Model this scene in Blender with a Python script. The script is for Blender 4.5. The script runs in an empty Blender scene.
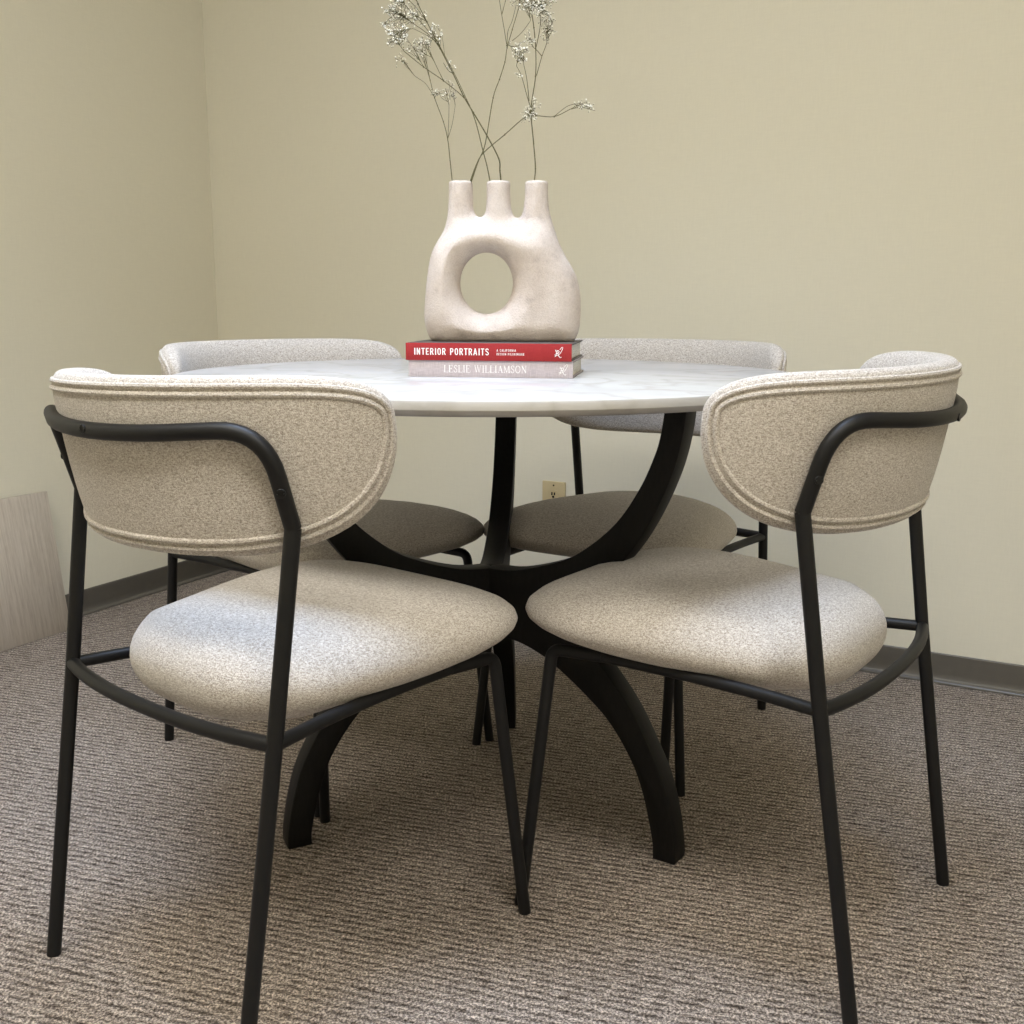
import bpy, bmesh, math, random
import numpy as np
from mathutils import Vector, Matrix
random.seed(7)
PI = math.pi
scene = bpy.context.scene
COL = scene.collection

# ------------------------------------------------------------------ materials
def new_mat(name, rough=0.5, col=(0.8, 0.8, 0.8), spec=0.5, metallic=0.0):
    m = bpy.data.materials.new(name); m.use_nodes = True
    b = m.node_tree.nodes['Principled BSDF']
    b.inputs['Base Color'].default_value = (*col, 1)
    b.inputs['Roughness'].default_value = rough
    b.inputs['Metallic'].default_value = metallic
    b.inputs['Specular IOR Level'].default_value = spec
    return m, m.node_tree, b

def N(nt, t, **kw):
    n = nt.nodes.new(t)
    for k, v in kw.items():
        if k in n.inputs: n.inputs[k].default_value = v
        else: setattr(n, k, v)
    return n

def coords(nt, scale=(1, 1, 1), rot=(0, 0, 0)):
    tc = N(nt, 'ShaderNodeTexCoord'); mp = N(nt, 'ShaderNodeMapping')
    mp.inputs['Scale'].default_value = scale; mp.inputs['Rotation'].default_value = rot
    nt.links.new(tc.outputs['Object'], mp.inputs['Vector'])
    return mp.outputs['Vector']

def ramp(nt, fac, stops):
    r = N(nt, 'ShaderNodeValToRGB')
    el = r.color_ramp.elements
    while len(el) < len(stops): el.new(0.5)
    for e, (p, c) in zip(el, stops):
        e.position = p; e.color = (*c, 1)
    nt.links.new(fac, r.inputs['Fac'])
    return r.outputs['Color']

def noise(nt, vec, scale, detail=2, rough=0.5):
    n = N(nt, 'ShaderNodeTexNoise'); n.inputs['Scale'].default_value = scale
    n.inputs['Detail'].default_value = detail; n.inputs['Roughness'].default_value = rough
    nt.links.new(vec, n.inputs['Vector'])
    return n.outputs['Fac']

def mix(nt, a, b, fac, mode='MIX'):
    n = N(nt, 'ShaderNodeMix', data_type='RGBA', blend_type=mode)
    for s, v in ((n.inputs[6], a), (n.inputs[7], b), (n.inputs[0], fac)):
        if isinstance(v, (int, float)): s.default_value = v
        elif isinstance(v, tuple): s.default_value = (*v, 1)
        else: nt.links.new(v, s)
    return n.outputs[2]

def math_n(nt, op, a, b=0.0):
    n = N(nt, 'ShaderNodeMath', operation=op)
    for s, v in ((n.inputs[0], a), (n.inputs[1], b)):
        if isinstance(v, (int, float)): s.default_value = v
        else: nt.links.new(v, s)
    return n.outputs[0]

def bump(nt, bsdf, h, strength, dist):
    n = N(nt, 'ShaderNodeBump'); n.inputs['Strength'].default_value = strength
    n.inputs['Distance'].default_value = dist
    nt.links.new(h, n.inputs['Height']); nt.links.new(n.outputs['Normal'], bsdf.inputs['Normal'])

def mat_fabric():
    m, nt, b = new_mat('heathered_fabric', 0.95, spec=0.15)
    v = coords(nt)
    vy = coords(nt, (1, 1, 2.2))
    n1 = noise(nt, v, 740, 2, 0.6); n2 = noise(nt, vy, 270, 3, 0.65); n3 = noise(nt, v, 9, 2)
    w1 = N(nt, 'ShaderNodeTexWave', wave_type='BANDS', bands_direction='DIAGONAL')
    w1.inputs['Scale'].default_value = 190; w1.inputs['Distortion'].default_value = 2.0
    w1.inputs['Detail'].default_value = 1; w1.inputs['Detail Scale'].default_value = 3
    nt.links.new(v, w1.inputs['Vector'])
    f = math_n(nt, 'ADD', math_n(nt, 'MULTIPLY', n1, 0.5), math_n(nt, 'MULTIPLY', n2, 0.5))
    c = ramp(nt, f, [(0.37, (0.24, 0.205, 0.175)), (0.48, (0.46, 0.415, 0.365)), (0.60, (0.71, 0.675, 0.63))])
    c = mix(nt, c, (0.93, 0.91, 0.88), math_n(nt, 'MULTIPLY', w1.outputs['Fac'], 0.06), 'MULTIPLY')
    c = mix(nt, c, (0.50, 0.445, 0.38), 0.12)
    nt.links.new(c, b.inputs['Base Color'])
    h = math_n(nt, 'ADD', math_n(nt, 'MULTIPLY', w1.outputs['Fac'], 0.15), math_n(nt, 'ADD', math_n(nt, 'MULTIPLY', n2, 1.0), math_n(nt, 'MULTIPLY', n1, 0.8)))
    bump(nt, b, h, 0.5, 0.0012)
    b.inputs['Sheen Weight'].default_value = 0.25
    b.inputs['Sheen Roughness'].default_value = 0.5
    return m

def mat_black_metal():
    m, nt, b = new_mat('powder_coated_black_metal', 0.48, (0.0065, 0.0065, 0.007), 0.32)
    bump(nt, b, noise(nt, coords(nt), 900, 2), 0.08, 0.0004)
    return m

def mat_black_wood():
    m, nt, b = new_mat('black_stained_wood', 0.5, (0.005, 0.005, 0.005), 0.22)
    v = coords(nt, (3, 3, 1))
    n = noise(nt, v, 60, 4)
    nt.links.new(ramp(nt, n, [(0.3, (0.003, 0.003, 0.003)), (0.7, (0.008, 0.007, 0.0065))]), b.inputs['Base Color'])
    bump(nt, b, n, 0.1, 0.0006)
    return m

def mat_marble():
    m, nt, b = new_mat('white_marble', 0.06, spec=0.5)
    v = coords(nt)
    n1 = noise(nt, v, 2.4, 8, 0.62)
    wob = N(nt, 'ShaderNodeTexNoise'); wob.inputs['Scale'].default_value = 3.1; wob.inputs['Detail'].default_value = 6
    nt.links.new(v, wob.inputs['Vector'])
    mx = N(nt, 'ShaderNodeMix', data_type='VECTOR'); mx.inputs[0].default_value = 0.25
    nt.links.new(v, mx.inputs[4]); nt.links.new(wob.outputs['Color'], mx.inputs[5])
    vein = math_n(nt, 'ABSOLUTE', math_n(nt, 'SUBTRACT', noise(nt, mx.outputs[1], 5.5, 3, 0.5), 0.5))
    base = ramp(nt, n1, [(0.32, (0.43, 0.417, 0.396)), (0.5, (0.51, 0.497, 0.473)), (0.7, (0.56, 0.547, 0.523))])
    vc = ramp(nt, vein, [(0.0, (0.80, 0.78, 0.75)), (0.035, (1, 1, 1))])
    c = mix(nt, base, vc, 0.7, 'MULTIPLY')
    nt.links.new(c, b.inputs['Base Color'])
    # honed stone: part of the surface is matt, so the grazing reflection stays soft
    d = N(nt, 'ShaderNodeBsdfDiffuse'); nt.links.new(c, d.inputs['Color'])
    ms = N(nt, 'ShaderNodeMixShader'); ms.inputs[0].default_value = 0.38
    out = [n for n in nt.nodes if n.type == 'OUTPUT_MATERIAL'][0]
    nt.links.new(b.outputs[0], ms.inputs[1]); nt.links.new(d.outputs[0], ms.inputs[2]); nt.links.new(ms.outputs[0], out.inputs[0])
    return m

def mat_carpet():
    m, nt, b = new_mat('ribbed_carpet', 1.0, spec=0.03)
    ang = math.radians(18.5)
    v = coords(nt, (1, 1, 1), (0, 0, ang))
    # ribs run along the rotated x; spacing about 11 mm
    wob = noise(nt, coords(nt, (9, 30, 1), (0, 0, ang)), 1.0, 3, 0.6)
    sep = N(nt, 'ShaderNodeSeparateXYZ'); nt.links.new(v, sep.inputs[0])
    y = math_n(nt, 'ADD', sep.outputs['Y'], math_n(nt, 'MULTIPLY', wob, 0.012))
    ph = math_n(nt, 'MULTIPLY', y, 2 * PI / 0.0135)
    rib = math_n(nt, 'MULTIPLY', math_n(nt, 'ADD', math_n(nt, 'SINE', ph), 1.0), 0.5)
    br = noise(nt, coords(nt, (30, 105, 1), (0, 0, ang)), 1.0, 2, 0.6)      # breaks the grooves up
    br2 = noise(nt, coords(nt, (60, 120, 1), (0, 0, ang)), 1.0, 2, 0.5)
    fine = noise(nt, coords(nt), 270, 2, 0.75)
    tuft = noise(nt, coords(nt), 190, 2, 0.6)
    blotch = noise(nt, coords(nt), 3.0, 3)
    h = math_n(nt, 'ADD', math_n(nt, 'MULTIPLY', rib, 0.50), math_n(nt, 'MULTIPLY', br, 1.25))
    h = math_n(nt, 'ADD', h, math_n(nt, 'MULTIPLY', tuft, 0.8))
    g = ramp(nt, math_n(nt, 'MULTIPLY', h, 0.52), [(0.44, (0.085, 0.071, 0.061)), (0.60, (0.228, 0.199, 0.178)), (0.75, (0.335, 0.297, 0.267))])
    sp = ramp(nt, fine, [(0.38, (0.40, 0.37, 0.35)), (0.5, (0.92, 0.92, 0.92)), (0.62, (2.1, 2.05, 1.95))])
    c = mix(nt, g, sp, 1.0, 'MULTIPLY')
    c = mix(nt, c, ramp(nt, br2, [(0.3, (0.80, 0.78, 0.76)), (0.7, (1.12, 1.12, 1.12))]), 0.8, 'MULTIPLY')
    c = mix(nt, c, ramp(nt, blotch, [(0.3, (0.94, 0.93, 0.92)), (0.7, (1.05, 1.05, 1.05))]), 1.0, 'MULTIPLY')
    nt.links.new(c, b.inputs['Base Color'])
    bump(nt, b, math_n(nt, 'ADD', h, math_n(nt, 'MULTIPLY', fine, 0.5)), 0.9, 0.004)
    return m

def mat_wall(name, col):
    m, nt, b = new_mat(name, 0.62, col, 0.25)
    v = coords(nt)
    a = noise(nt, coords(nt, (1, 1, 0.08)), 420, 2); h = noise(nt, coords(nt, (0.08, 0.08, 1)), 420, 2)
    f = math_n(nt, 'ADD', math_n(nt, 'MULTIPLY', a, 0.5), math_n(nt, 'MULTIPLY', h, 0.5))
    c0 = tuple(x * 0.975 for x in col); c1 = tuple(min(1, x * 1.025) for x in col)
    nt.links.new(ramp(nt, f, [(0.30, c0), (0.70, c1)]), b.inputs['Base Color'])
    bump(nt, b, f, 0.12, 0.0006)
    return m

def mat_plain(name, col, rough=0.5, spec=0.4, nscale=60, amt=0.06, bs=0.1):
    m, nt, b = new_mat(name, rough, col, spec)
    n = noise(nt, coords(nt), nscale, 3)
    nt.links.new(ramp(nt, n, [(0.3, tuple(x * (1 - amt) for x in col)), (0.7, tuple(min(1, x * (1 + amt)) for x in col))]), b.inputs['Base Color'])
    if bs: bump(nt, b, n, bs, 0.0006)
    return m

def mat_ceramic():
    m, nt, b = new_mat('unglazed_stoneware', 0.92, spec=0.12)
    v = coords(nt)
    n1 = noise(nt, v, 22, 4, 0.6); n2 = noise(nt, v, 420, 3, 0.7)
    c = ramp(nt, n1, [(0.28, (0.43, 0.365, 0.315)), (0.42, (0.585, 0.505, 0.44)), (0.66, (0.655, 0.58, 0.515))])
    c = mix(nt, c, ramp(nt, n2, [(0.3, (0.86, 0.84, 0.81)), (0.6, (1.04, 1.04, 1.04))]), 0.8, 'MULTIPLY')
    nt.links.new(c, b.inputs['Base Color'])
    bump(nt, b, math_n(nt, 'ADD', n2, math_n(nt, 'MULTIPLY', n1, 2.0)), 0.8, 0.0020)
    return m

def mat_linen(name, col, dark):
    m, nt, b = new_mat(name, 0.8, col, 0.2)
    a = noise(nt, coords(nt, (1, 1, 0.06)), 1300, 2); h = noise(nt, coords(nt, (0.06, 0.06, 1)), 1300, 2)
    f = math_n(nt, 'ADD', math_n(nt, 'MULTIPLY', a, 0.5), math_n(nt, 'MULTIPLY', h, 0.5))
    nt.links.new(ramp(nt, f, [(0.38, dark), (0.60, col)]), b.inputs['Base Color'])
    bump(nt, b, f, 0.2, 0.0004)
    return m

def mat_grain():
    m, nt, b = new_mat('pale_woodgrain_laminate', 0.55, spec=0.3)
    v = coords(nt, (26.0, 26.0, 1.2), (0, 0, 0))
    n1 = noise(nt, v, 5.5, 5, 0.65); n2 = noise(nt, v, 30, 2, 0.5)
    f = math_n(nt, 'ADD', math_n(nt, 'MULTIPLY', n1, 0.65), math_n(nt, 'MULTIPLY', n2, 0.35))
    c = ramp(nt, f, [(0.34, (0.42, 0.36, 0.30)), (0.5, (0.55, 0.49, 0.42)), (0.64, (0.62, 0.56, 0.49))])
    nt.links.new(c, b.inputs['Base Color'])
    return m

def mat_pages():
    m, nt, b = new_mat('page_edges', 0.9, spec=0.1)
    n = noise(nt, coords(nt, (0.02, 0.02, 1)), 2600, 2)
    nt.links.new(ramp(nt, n, [(0.35, (0.52, 0.49, 0.43)), (0.6, (0.74, 0.71, 0.65))]), b.inputs['Base Color'])
    return m

def mat_emit(name, col, s):
    m = bpy.data.materials.new(name); m.use_nodes = True
    nt = m.node_tree; nt.nodes.clear()
    e = N(nt, 'ShaderNodeEmission'); e.inputs['Color'].default_value = (*col, 1); e.inputs['Strength'].default_value = s
    # faint prismatic pattern of the acrylic lens
    tc = N(nt, 'ShaderNodeTexCoord'); ck = N(nt, 'ShaderNodeTexChecker'); ck.inputs['Scale'].default_value = 60
    ck.inputs['Color1'].default_value = (*col, 1); ck.inputs['Color2'].default_value = (*[c * 0.97 for c in col], 1)
    nt.links.new(tc.outputs['Object'], ck.inputs['Vector']); nt.links.new(ck.outputs['Color'], e.inputs['Color'])
    o = N(nt, 'ShaderNodeOutputMaterial'); nt.links.new(e.outputs[0], o.inputs[0])
    return m

FAB = mat_fabric(); METAL = mat_black_metal(); WOOD = mat_black_wood(); MARBLE = mat_marble()
CARPET = mat_carpet(); WALL = mat_wall('beige_wallcovering', (0.765, 0.735, 0.615))
CEIL = mat_plain('ceiling_tile', (0.80, 0.78, 0.72), 0.95, 0.1, 200, 0.05)
COVE = mat_plain('grey_brown_rubber', (0.105, 0.096, 0.082), 0.32, 0.5, 40, 0.05, 0.03)
CERAMIC = mat_ceramic(); GRAIN = mat_grain(); PAGES = mat_pages()
RED = mat_linen('red_book_cloth', (0.36, 0.034, 0.036), (0.30, 0.026, 0.028))
LILAC = mat_linen('pale_mauve_linen', (0.60, 0.535, 0.55), (0.44, 0.385, 0.405))
BOARD = mat_plain('dark_grey_jacket', (0.07, 0.06, 0.055), 0.5, 0.3, 60, 0.3, 0)
BOARD2 = mat_plain('grey_brown_board', (0.30, 0.26, 0.25), 0.7, 0.3, 60, 0.1, 0)
WHITEINK = mat_plain('white_foil', (0.88, 0.87, 0.86), 0.5, 0.3, 50, 0.01, 0)
IVORY = mat_plain('ivory_plastic', (0.56, 0.46, 0.27), 0.35, 0.5, 40, 0.02, 0)
DARK = mat_plain('dark_slot', (0.015, 0.013, 0.011), 0.8, 0.1, 40, 0.05, 0)
STEM = mat_plain('dried_stem', (0.105, 0.095, 0.045), 0.8, 0.2, 200, 0.25, 0)
PETAL = mat_plain('dried_petal', (0.80, 0.77, 0.66), 0.9, 0.1, 300, 0.10, 0)
CALYX = mat_plain('dried_calyx', (0.17, 0.155, 0.085), 0.9, 0.1, 300, 0.3, 0)
STEEL = mat_plain('white_enamel', (0.8, 0.8, 0.8), 0.4, 0.4, 30, 0.02, 0)
LENS = mat_emit('fluorescent_lens', (0.82, 0.88, 1.0), 3.0)
LENS2 = mat_emit('warm_fill_lens', (1.0, 0.955, 0.87), 19.5)  # glow of the two added fill panels

# ------------------------------------------------------------------ helpers
def link(o, parent=None):
    COL.objects.link(o)
    if parent: o.parent = parent
    return o

def mobj(name, verts, faces, mat, parent=None, smooth=True, autosmooth=None):
    me = bpy.data.meshes.new(name)
    me.from_pydata([tuple(map(float, v)) for v in verts], [], [tuple(map(int, f)) for f in faces]); me.validate()
    mats = mat if isinstance(mat, (list, tuple)) else [mat]
    for k in mats: me.materials.append(k)
    bm = bmesh.new(); bm.from_mesh(me)
    bmesh.ops.recalc_face_normals(bm, faces=bm.faces)
    if autosmooth is not None:
        for e in bm.edges:
            if len(e.link_faces) == 2 and e.calc_face_angle(0) > math.radians(autosmooth): e.smooth = False
    bm.to_mesh(me); bm.free()
    for p in me.polygons: p.use_smooth = smooth
    return link(bpy.data.objects.new(name, me), parent)

def thing(name, label, cat, loc=(0, 0, 0), rotz=0, group=None):
    o = bpy.data.objects.new(name, None); o.empty_display_size = 0.05
    o.location = loc; o.rotation_euler = (0, 0, rotz)
    COL.objects.link(o); tag(o, label, cat, group); return o

def tag(o, label, cat, group=None):
    o['label'] = label; o['category'] = cat
    if group: o['group'] = group
    return o

def structure(o, label=None):
    o['kind'] = 'structure'
    if label: o['label'] = label
    return o

class MB:
    """collects vertices and faces of one mesh"""
    def __init__(s): s.v = []; s.f = []; s.m = []
    def add(s, v, f, mi=0):
        b = len(s.v); s.v += [tuple(map(float, p)) for p in v]; s.f += [tuple(int(i) + b for i in q) for q in f]; s.m += [mi] * len(f)
    def box(s, c, d, mi=0, rot=None):
        v = []
        for x in (-1, 1):
            for y in (-1, 1):
                for z in (-1, 1):
                    p = Vector((x * d[0] / 2, y * d[1] / 2, z * d[2] / 2))
                    if rot: p = rot @ p
                    v.append(p + Vector(c))
        s.add(v, [(0, 1, 3, 2), (4, 6, 7, 5), (0, 4, 5, 1), (2, 3, 7, 6), (0, 2, 6, 4), (1, 5, 7, 3)], mi)
    def tube(s, pts, r, n=12, closed=False, mi=0, cap=True):
        pts = [Vector(p) for p in pts]; m = len(pts)
        rs = r if isinstance(r, (list, tuple)) else [r] * m
        tang = []
        for i in range(m):
            if closed: t = pts[(i + 1) % m] - pts[i - 1]
            else: t = pts[min(i + 1, m - 1)] - pts[max(i - 1, 0)]
            tang.append(t.normalized())
        ref = Vector((0, 0, 1)) if abs(tang[0].z) < 0.9 else Vector((1, 0, 0))
        u = tang[0].cross(ref).normalized(); v = []
        for i in range(m):
            if i:
                u = (u - tang[i] * u.dot(tang[i])).normalized()
            w = tang[i].cross(u)
            for k in range(n):
                a = 2 * PI * k / n
                v.append(pts[i] + (u * math.cos(a) + w * math.sin(a)) * rs[i])
        f = []
        for i in range(m if closed else m - 1):
            j = (i + 1) % m
            for k in range(n):
                f.append((i * n + k, i * n + (k + 1) % n, j * n + (k + 1) % n, j * n + k))
        if not closed and cap:
            f.append(tuple(range(n))[::-1]); f.append(tuple((m - 1) * n + k for k in range(n)))
        s.add(v, f, mi)
    def lathe(s, prof, n=64, c=(0, 0, 0), mi=0):
        v = []; m = len(prof)
        for k in range(n):
            a = 2 * PI * k / n
            for (r, z) in prof: v.append((c[0] + r * math.cos(a), c[1] + r * math.sin(a), c[2] + z))
        f = [(k * m + i, ((k + 1) % n) * m + i, ((k + 1) % n) * m + i + 1, k * m + i + 1) for k in range(n) for i in range(m - 1)]
        s.add(v, f, mi)
    def build(s, name, mat, parent=None, smooth=True, autosmooth=40):
        me = bpy.data.meshes.new(name); me.from_pydata(s.v, [], s.f)
        for k in (mat if isinstance(mat, (list, tuple)) else [mat]): me.materials.append(k)
        for p, mi in zip(me.polygons, s.m): p.material_index = mi; p.use_smooth = smooth
        bm = bmesh.new(); bm.from_mesh(me)
        bmesh.ops.remove_doubles(bm, verts=bm.verts, dist=1e-6)
        bmesh.ops.recalc_face_normals(bm, faces=bm.faces)
        for e in bm.edges:
            if len(e.link_faces) == 2 and e.calc_face_angle(0) > math.radians(autosmooth): e.smooth = False
        bm.to_mesh(me); bm.free()
        return link(bpy.data.objects.new(name, me), parent)

def bevel(o, w=0.002, seg=2, ang=30):
    bm = bmesh.new(); bm.from_mesh(o.data)
    es = [e for e in bm.edges if len(e.link_faces) == 2 and e.calc_face_angle(0) > math.radians(ang)]
    bmesh.ops.bevel(bm, geom=es, offset=w, segments=seg, profile=0.5, affect='EDGES', clamp_overlap=True)
    for f in bm.faces: f.smooth = True
    for e in bm.edges:
        e.smooth = not (len(e.link_faces) == 2 and e.calc_face_angle(0) > math.radians(50))
    bm.to_mesh(o.data); bm.free(); return o

def fillet(pts, rad, seg=6):
    pts = [Vector(p) for p in pts]; out = [pts[0]]
    for i in range(1, len(pts) - 1):
        r = rad[i - 1] if isinstance(rad, (list, tuple)) else rad
        p, a, b = pts[i], pts[i - 1] - pts[i], pts[i + 1] - pts[i]
        ra = min(r, a.length * 0.49); rb = min(r, b.length * 0.49)
        s, e = p + a.normalized() * ra, p + b.normalized() * rb
        for k in range(seg + 1):
            t = k / seg
            out.append(s * (1 - t) ** 2 + p * 2 * t * (1 - t) + e * t * t)
    out.append(pts[-1]); return out

def subdivide_path(pts, step=0.02):
    out = [Vector(pts[0])]
    for a, b in zip(pts[:-1], pts[1:]):
        a, b = Vector(a), Vector(b); n = max(1, int((b - a).length / step))
        out += [a.lerp(b, (k + 1) / n) for k in range(n)]
    return out

def catmull(pts, k=8, closed=False):
    P = [np.array(p, float) for p in pts]; n = len(P); out = []
    for i in range(n if closed else n - 1):
        if closed: p0, p1, p2, p3 = P[i - 1], P[i], P[(i + 1) % n], P[(i + 2) % n]
        else: p0, p1, p2, p3 = P[max(i - 1, 0)], P[i], P[i + 1], P[min(i + 2, n - 1)]
        for j in range(k):
            t = j / k
            out.append(0.5 * (2 * p1 + (p2 - p0) * t + (2 * p0 - 5 * p1 + 4 * p2 - p3) * t * t + (3 * p1 - p0 - 3 * p2 + p3) * t ** 3))
    if not closed: out.append(P[-1])
    return out

# ------------------------------------------------------------------ the room
A = np.array([-0.9613, 3.5435])                 # floor corner
t = np.array([0.87586, -0.48257])               # along the back wall, to the right
tl = np.array([-0.45750, -0.88921])             # along the left wall, towards the camera
nb = np.array([0.48257, 0.87586])               # out of the room behind the back wall
nl = np.array([-0.88921, 0.45750])              # out of the room behind the left wall
LB, LL, HC = 3.7, 4.3, 2.62
B = A + t * LB; D = A + tl * LL; Cc = D + t * LB

def wall(name, p, q, out, ext=0.0):
    mb = MB(); d = (q - p) / np.linalg.norm(q - p)
    p = p - d * ext; q = q + d * ext
    o = out * 0.1
    pts = [p, q, q + o, p + o]
    v = [(x[0], x[1], z) for z in (-0.03, HC) for x in pts]
    mb.add(v, [(0, 1, 2, 3), (4, 7, 6, 5), (0, 4, 5, 1), (1, 5, 6, 2), (2, 6, 7, 3), (3, 7, 4, 0)])
    return structure(mb.build(name, WALL, smooth=False))
wall('wall_back', A, B, nb)
wall('wall_left', A, D, nl)
wall('wall_right', B, Cc, -nl)
wall('wall_front', D, Cc, -nb)
def slab(name, z0, z1, mat):
    mb = MB(); pts = [A + nb * .1 + nl * .1, B + nb * .1 - nl * .1, Cc - nb * .1 - nl * .1, D - nb * .1 + nl * .1]
    v = [(x[0], x[1], z) for z in (z0, z1) for x in pts]
    mb.add(v, [(0, 1, 2, 3), (4, 7, 6, 5), (0, 4, 5, 1), (1, 5, 6, 2), (2, 6, 7, 3), (3, 7, 4, 0)])
    return structure(mb.build(name, mat, smooth=False))
slab('floor', -0.06, 0.0, CARPET)
slab('ceiling', HC, HC + 0.06, CEIL)

def baseboard(name, p, q, inn):
    # cove base: thin upright with a toe that curves out onto the carpet
    prof = [(0.0, 0.0), (0.022, 0.0), (0.0222, 0.0025), (0.018, 0.0065), (0.0125, 0.0105), (0.0075, 0.016), (0.0045, 0.024), (0.0035, 0.066), (0.0025, 0.069), (0.0, 0.07)]
    mb = MB(); v = []; m = len(prof)
    d = (q - p) / np.linalg.norm(q - p)
    for k, e in enumerate((p, q)):
        for (o, z) in prof:
            # mitre at the corner end (k==0) so that both runs meet
            s = o if k == 0 else -o
            x = e + inn * o + d * s
            v.append((x[0], x[1], z))
    f = [(i, i + 1, m + i + 1, m + i) for i in range(m - 1)] + [tuple(range(m)), tuple(m + i for i in range(m))[::-1], (0, m, 2 * m - 1, m - 1)]
    mb.add(v, f); return structure(mb.build(name, COVE, autosmooth=60))
baseboard('baseboard_back', A, B, -nb)
baseboard('baseboard_left', A, D, -nl)
baseboard('baseboard_right', B, Cc, nl)
baseboard('baseboard_front', D, Cc, nb)

# ceiling light troffers (above the frame); the two warm ones are added fill
def troffer(x, y, rz, lens, label):
    r = thing('ceiling_light', label, 'light', (x, y, HC), rz)
    mb = MB(); L, W, T, h = 1.2, 0.6, 0.03, 0.02
    mb.box((0, W / 2 - T / 2, -h / 2), (L, T, h)); mb.box((0, -W / 2 + T / 2, -h / 2), (L, T, h))
    mb.box((L / 2 - T / 2, 0, -h / 2), (T, W - 2 * T, h)); mb.box((-L / 2 + T / 2, 0, -h / 2), (T, W - 2 * T, h))
    mb.build('frame', STEEL, r, smooth=False)
    m2 = MB(); m2.box((0, 0, -0.006), (L - 2 * T, W - 2 * T, 0.010)); m2.build('diffuser', lens, r, smooth=False)
    return r
RW = math.atan2(t[1], t[0])
troffer(-0.22, 1.44, RW, LENS, 'cool white recessed fluorescent ceiling light above the table')
ld = bpy.data.lights.new('added_down_light', 'AREA'); ld.shape = 'RECTANGLE'; ld.size = 1.1; ld.size_y = 0.5
ld.energy = 17; ld.color = (0.57, 0.72, 1.0); ld.spread = math.radians(92)     # added lamp under the fixture, spread narrowed to spare the walls
lo = bpy.data.objects.new('added_down_light', ld); lo.location = (-0.22, 1.44, HC - 0.03); lo.rotation_euler = (0, 0, RW); COL.objects.link(lo)
troffer(0.55, -0.30, RW, LENS2, 'added warm white fill panel in the ceiling behind the camera on the right')  # unseen, added to brighten walls and chair backs from the camera side
troffer(-0.95, 0.50, RW, LENS2, 'added warm white fill panel in the ceiling beside the left wall')  # second unseen fill panel, added for more side light

# ------------------------------------------------------------------ chair
RT = 0.0095
BK = dict(y0=-0.2890, S=0.3780, k1=2.98, k3=2.9035, lean=0.1562, zt=0.8118, zm=0.7623, zb=0.606, et=8.5, eb=4.1, T=0.040)
_ss = np.linspace(0, BK['S'] + .01, 240); _th = BK['k1'] * _ss + BK['k3'] * _ss ** 3
_X = np.concatenate([[0], np.cumsum((np.cos(_th[1:]) + np.cos(_th[:-1])) / 2 * _ss[1])])
_Y = np.concatenate([[0], np.cumsum((np.sin(_th[1:]) + np.sin(_th[:-1])) / 2 * _ss[1])])
def bk_plan(s):
    a = abs(s); sg = 1 if s >= 0 else -1
    return sg * np.interp(a, _ss, _X), BK['y0'] + np.interp(a, _ss, _Y), sg * np.interp(a, _ss, _th)
def bk_lim(s, inset=0.0):
    S = BK['S'] - inset; u = min(1, abs(s) / S)
    top = BK['zm'] + (BK['zt'] - inset - BK['zm']) * max(0, 1 - u ** BK['et']) ** (1 / 2.2)
    bot = BK['zm'] - (BK['zm'] - BK['zb'] - inset) * max(0, 1 - u ** BK['eb']) ** 0.5
    return top, bot
def bk_point(s, z, n):
    """n: 0 = outer skin, -T = inner skin"""
    x, y, th = bk_plan(s)
    return (x + n * math.sin(th), y - n * math.cos(th) - BK['lean'] * (z - .75), z)
def sgp(v, p): return math.copysign(abs(v) ** p, v)

def make_backrest(parent):
    m, nph = 72, 36; v = []; T = BK['T']
    for i in range(m + 1):
        a = -PI / 2 + PI * i / m; s = BK['S'] * math.sin(a) * 0.9999
        top, bot = bk_lim(s); u = abs(s) / BK['S']
        th = T * max(0, 1 - u ** 12) ** .5 + 0.0005
        for k in range(nph):
            ph = 2 * PI * k / nph
            n = sgp(math.cos(ph), .6) * th / 2; h = sgp(math.sin(ph), .78)
            z = BK['zm'] + h * ((top - BK['zm']) if h > 0 else (BK['zm'] - bot))
            # the inner face bellies out a little
            bel = 0.006 * (1 - u ** 4) * max(0, 1 - h * h) if n < 0 else 0
            v.append(bk_point(s, z, n - T / 2 - bel))
    f = [(i * nph + k, i * nph + (k + 1) % nph, (i + 1) * nph + (k + 1) % nph, (i + 1) * nph + k) for i in range(m) for k in range(nph)]
    f += [tuple(range(nph)), tuple(m * nph + k for k in range(nph))]
    b = mobj('backrest', v, f, FAB, parent)
    # twin piping round the back panel
    mb = MB()
    for inset in (0.0110, 0.0200):
        loop = []; q = 90
        for i in range(q):
            a = 2 * PI * i / q
            s = (BK['S'] - inset) * sgp(math.sin(a), 1.0) * 0.999
            top, bot = bk_lim(s, inset)
            z = top if math.cos(a) > 0 else bot
            if abs(math.cos(a)) < 1e-9: z = BK['zm']
            T0, B0 = bk_lim(s)
            h = (z - BK['zm']) / max(1e-4, (T0 - BK['zm']) if z > BK['zm'] else (BK['zm'] - B0))
            h = min(1, abs(h)); cs = math.sqrt(max(0, 1 - (h ** (1 / .78)) ** 2))
            u = abs(s) / BK['S']; th = T * max(0, 1 - u ** 12) ** .5
            n = cs ** .6 * th / 2 - T / 2
            loop.append(bk_point(s, z, n + 0.0005))
        mb.tube(loop, 0.0033, 8, closed=True)
    mb.build('piping', FAB, b)
    return b

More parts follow.
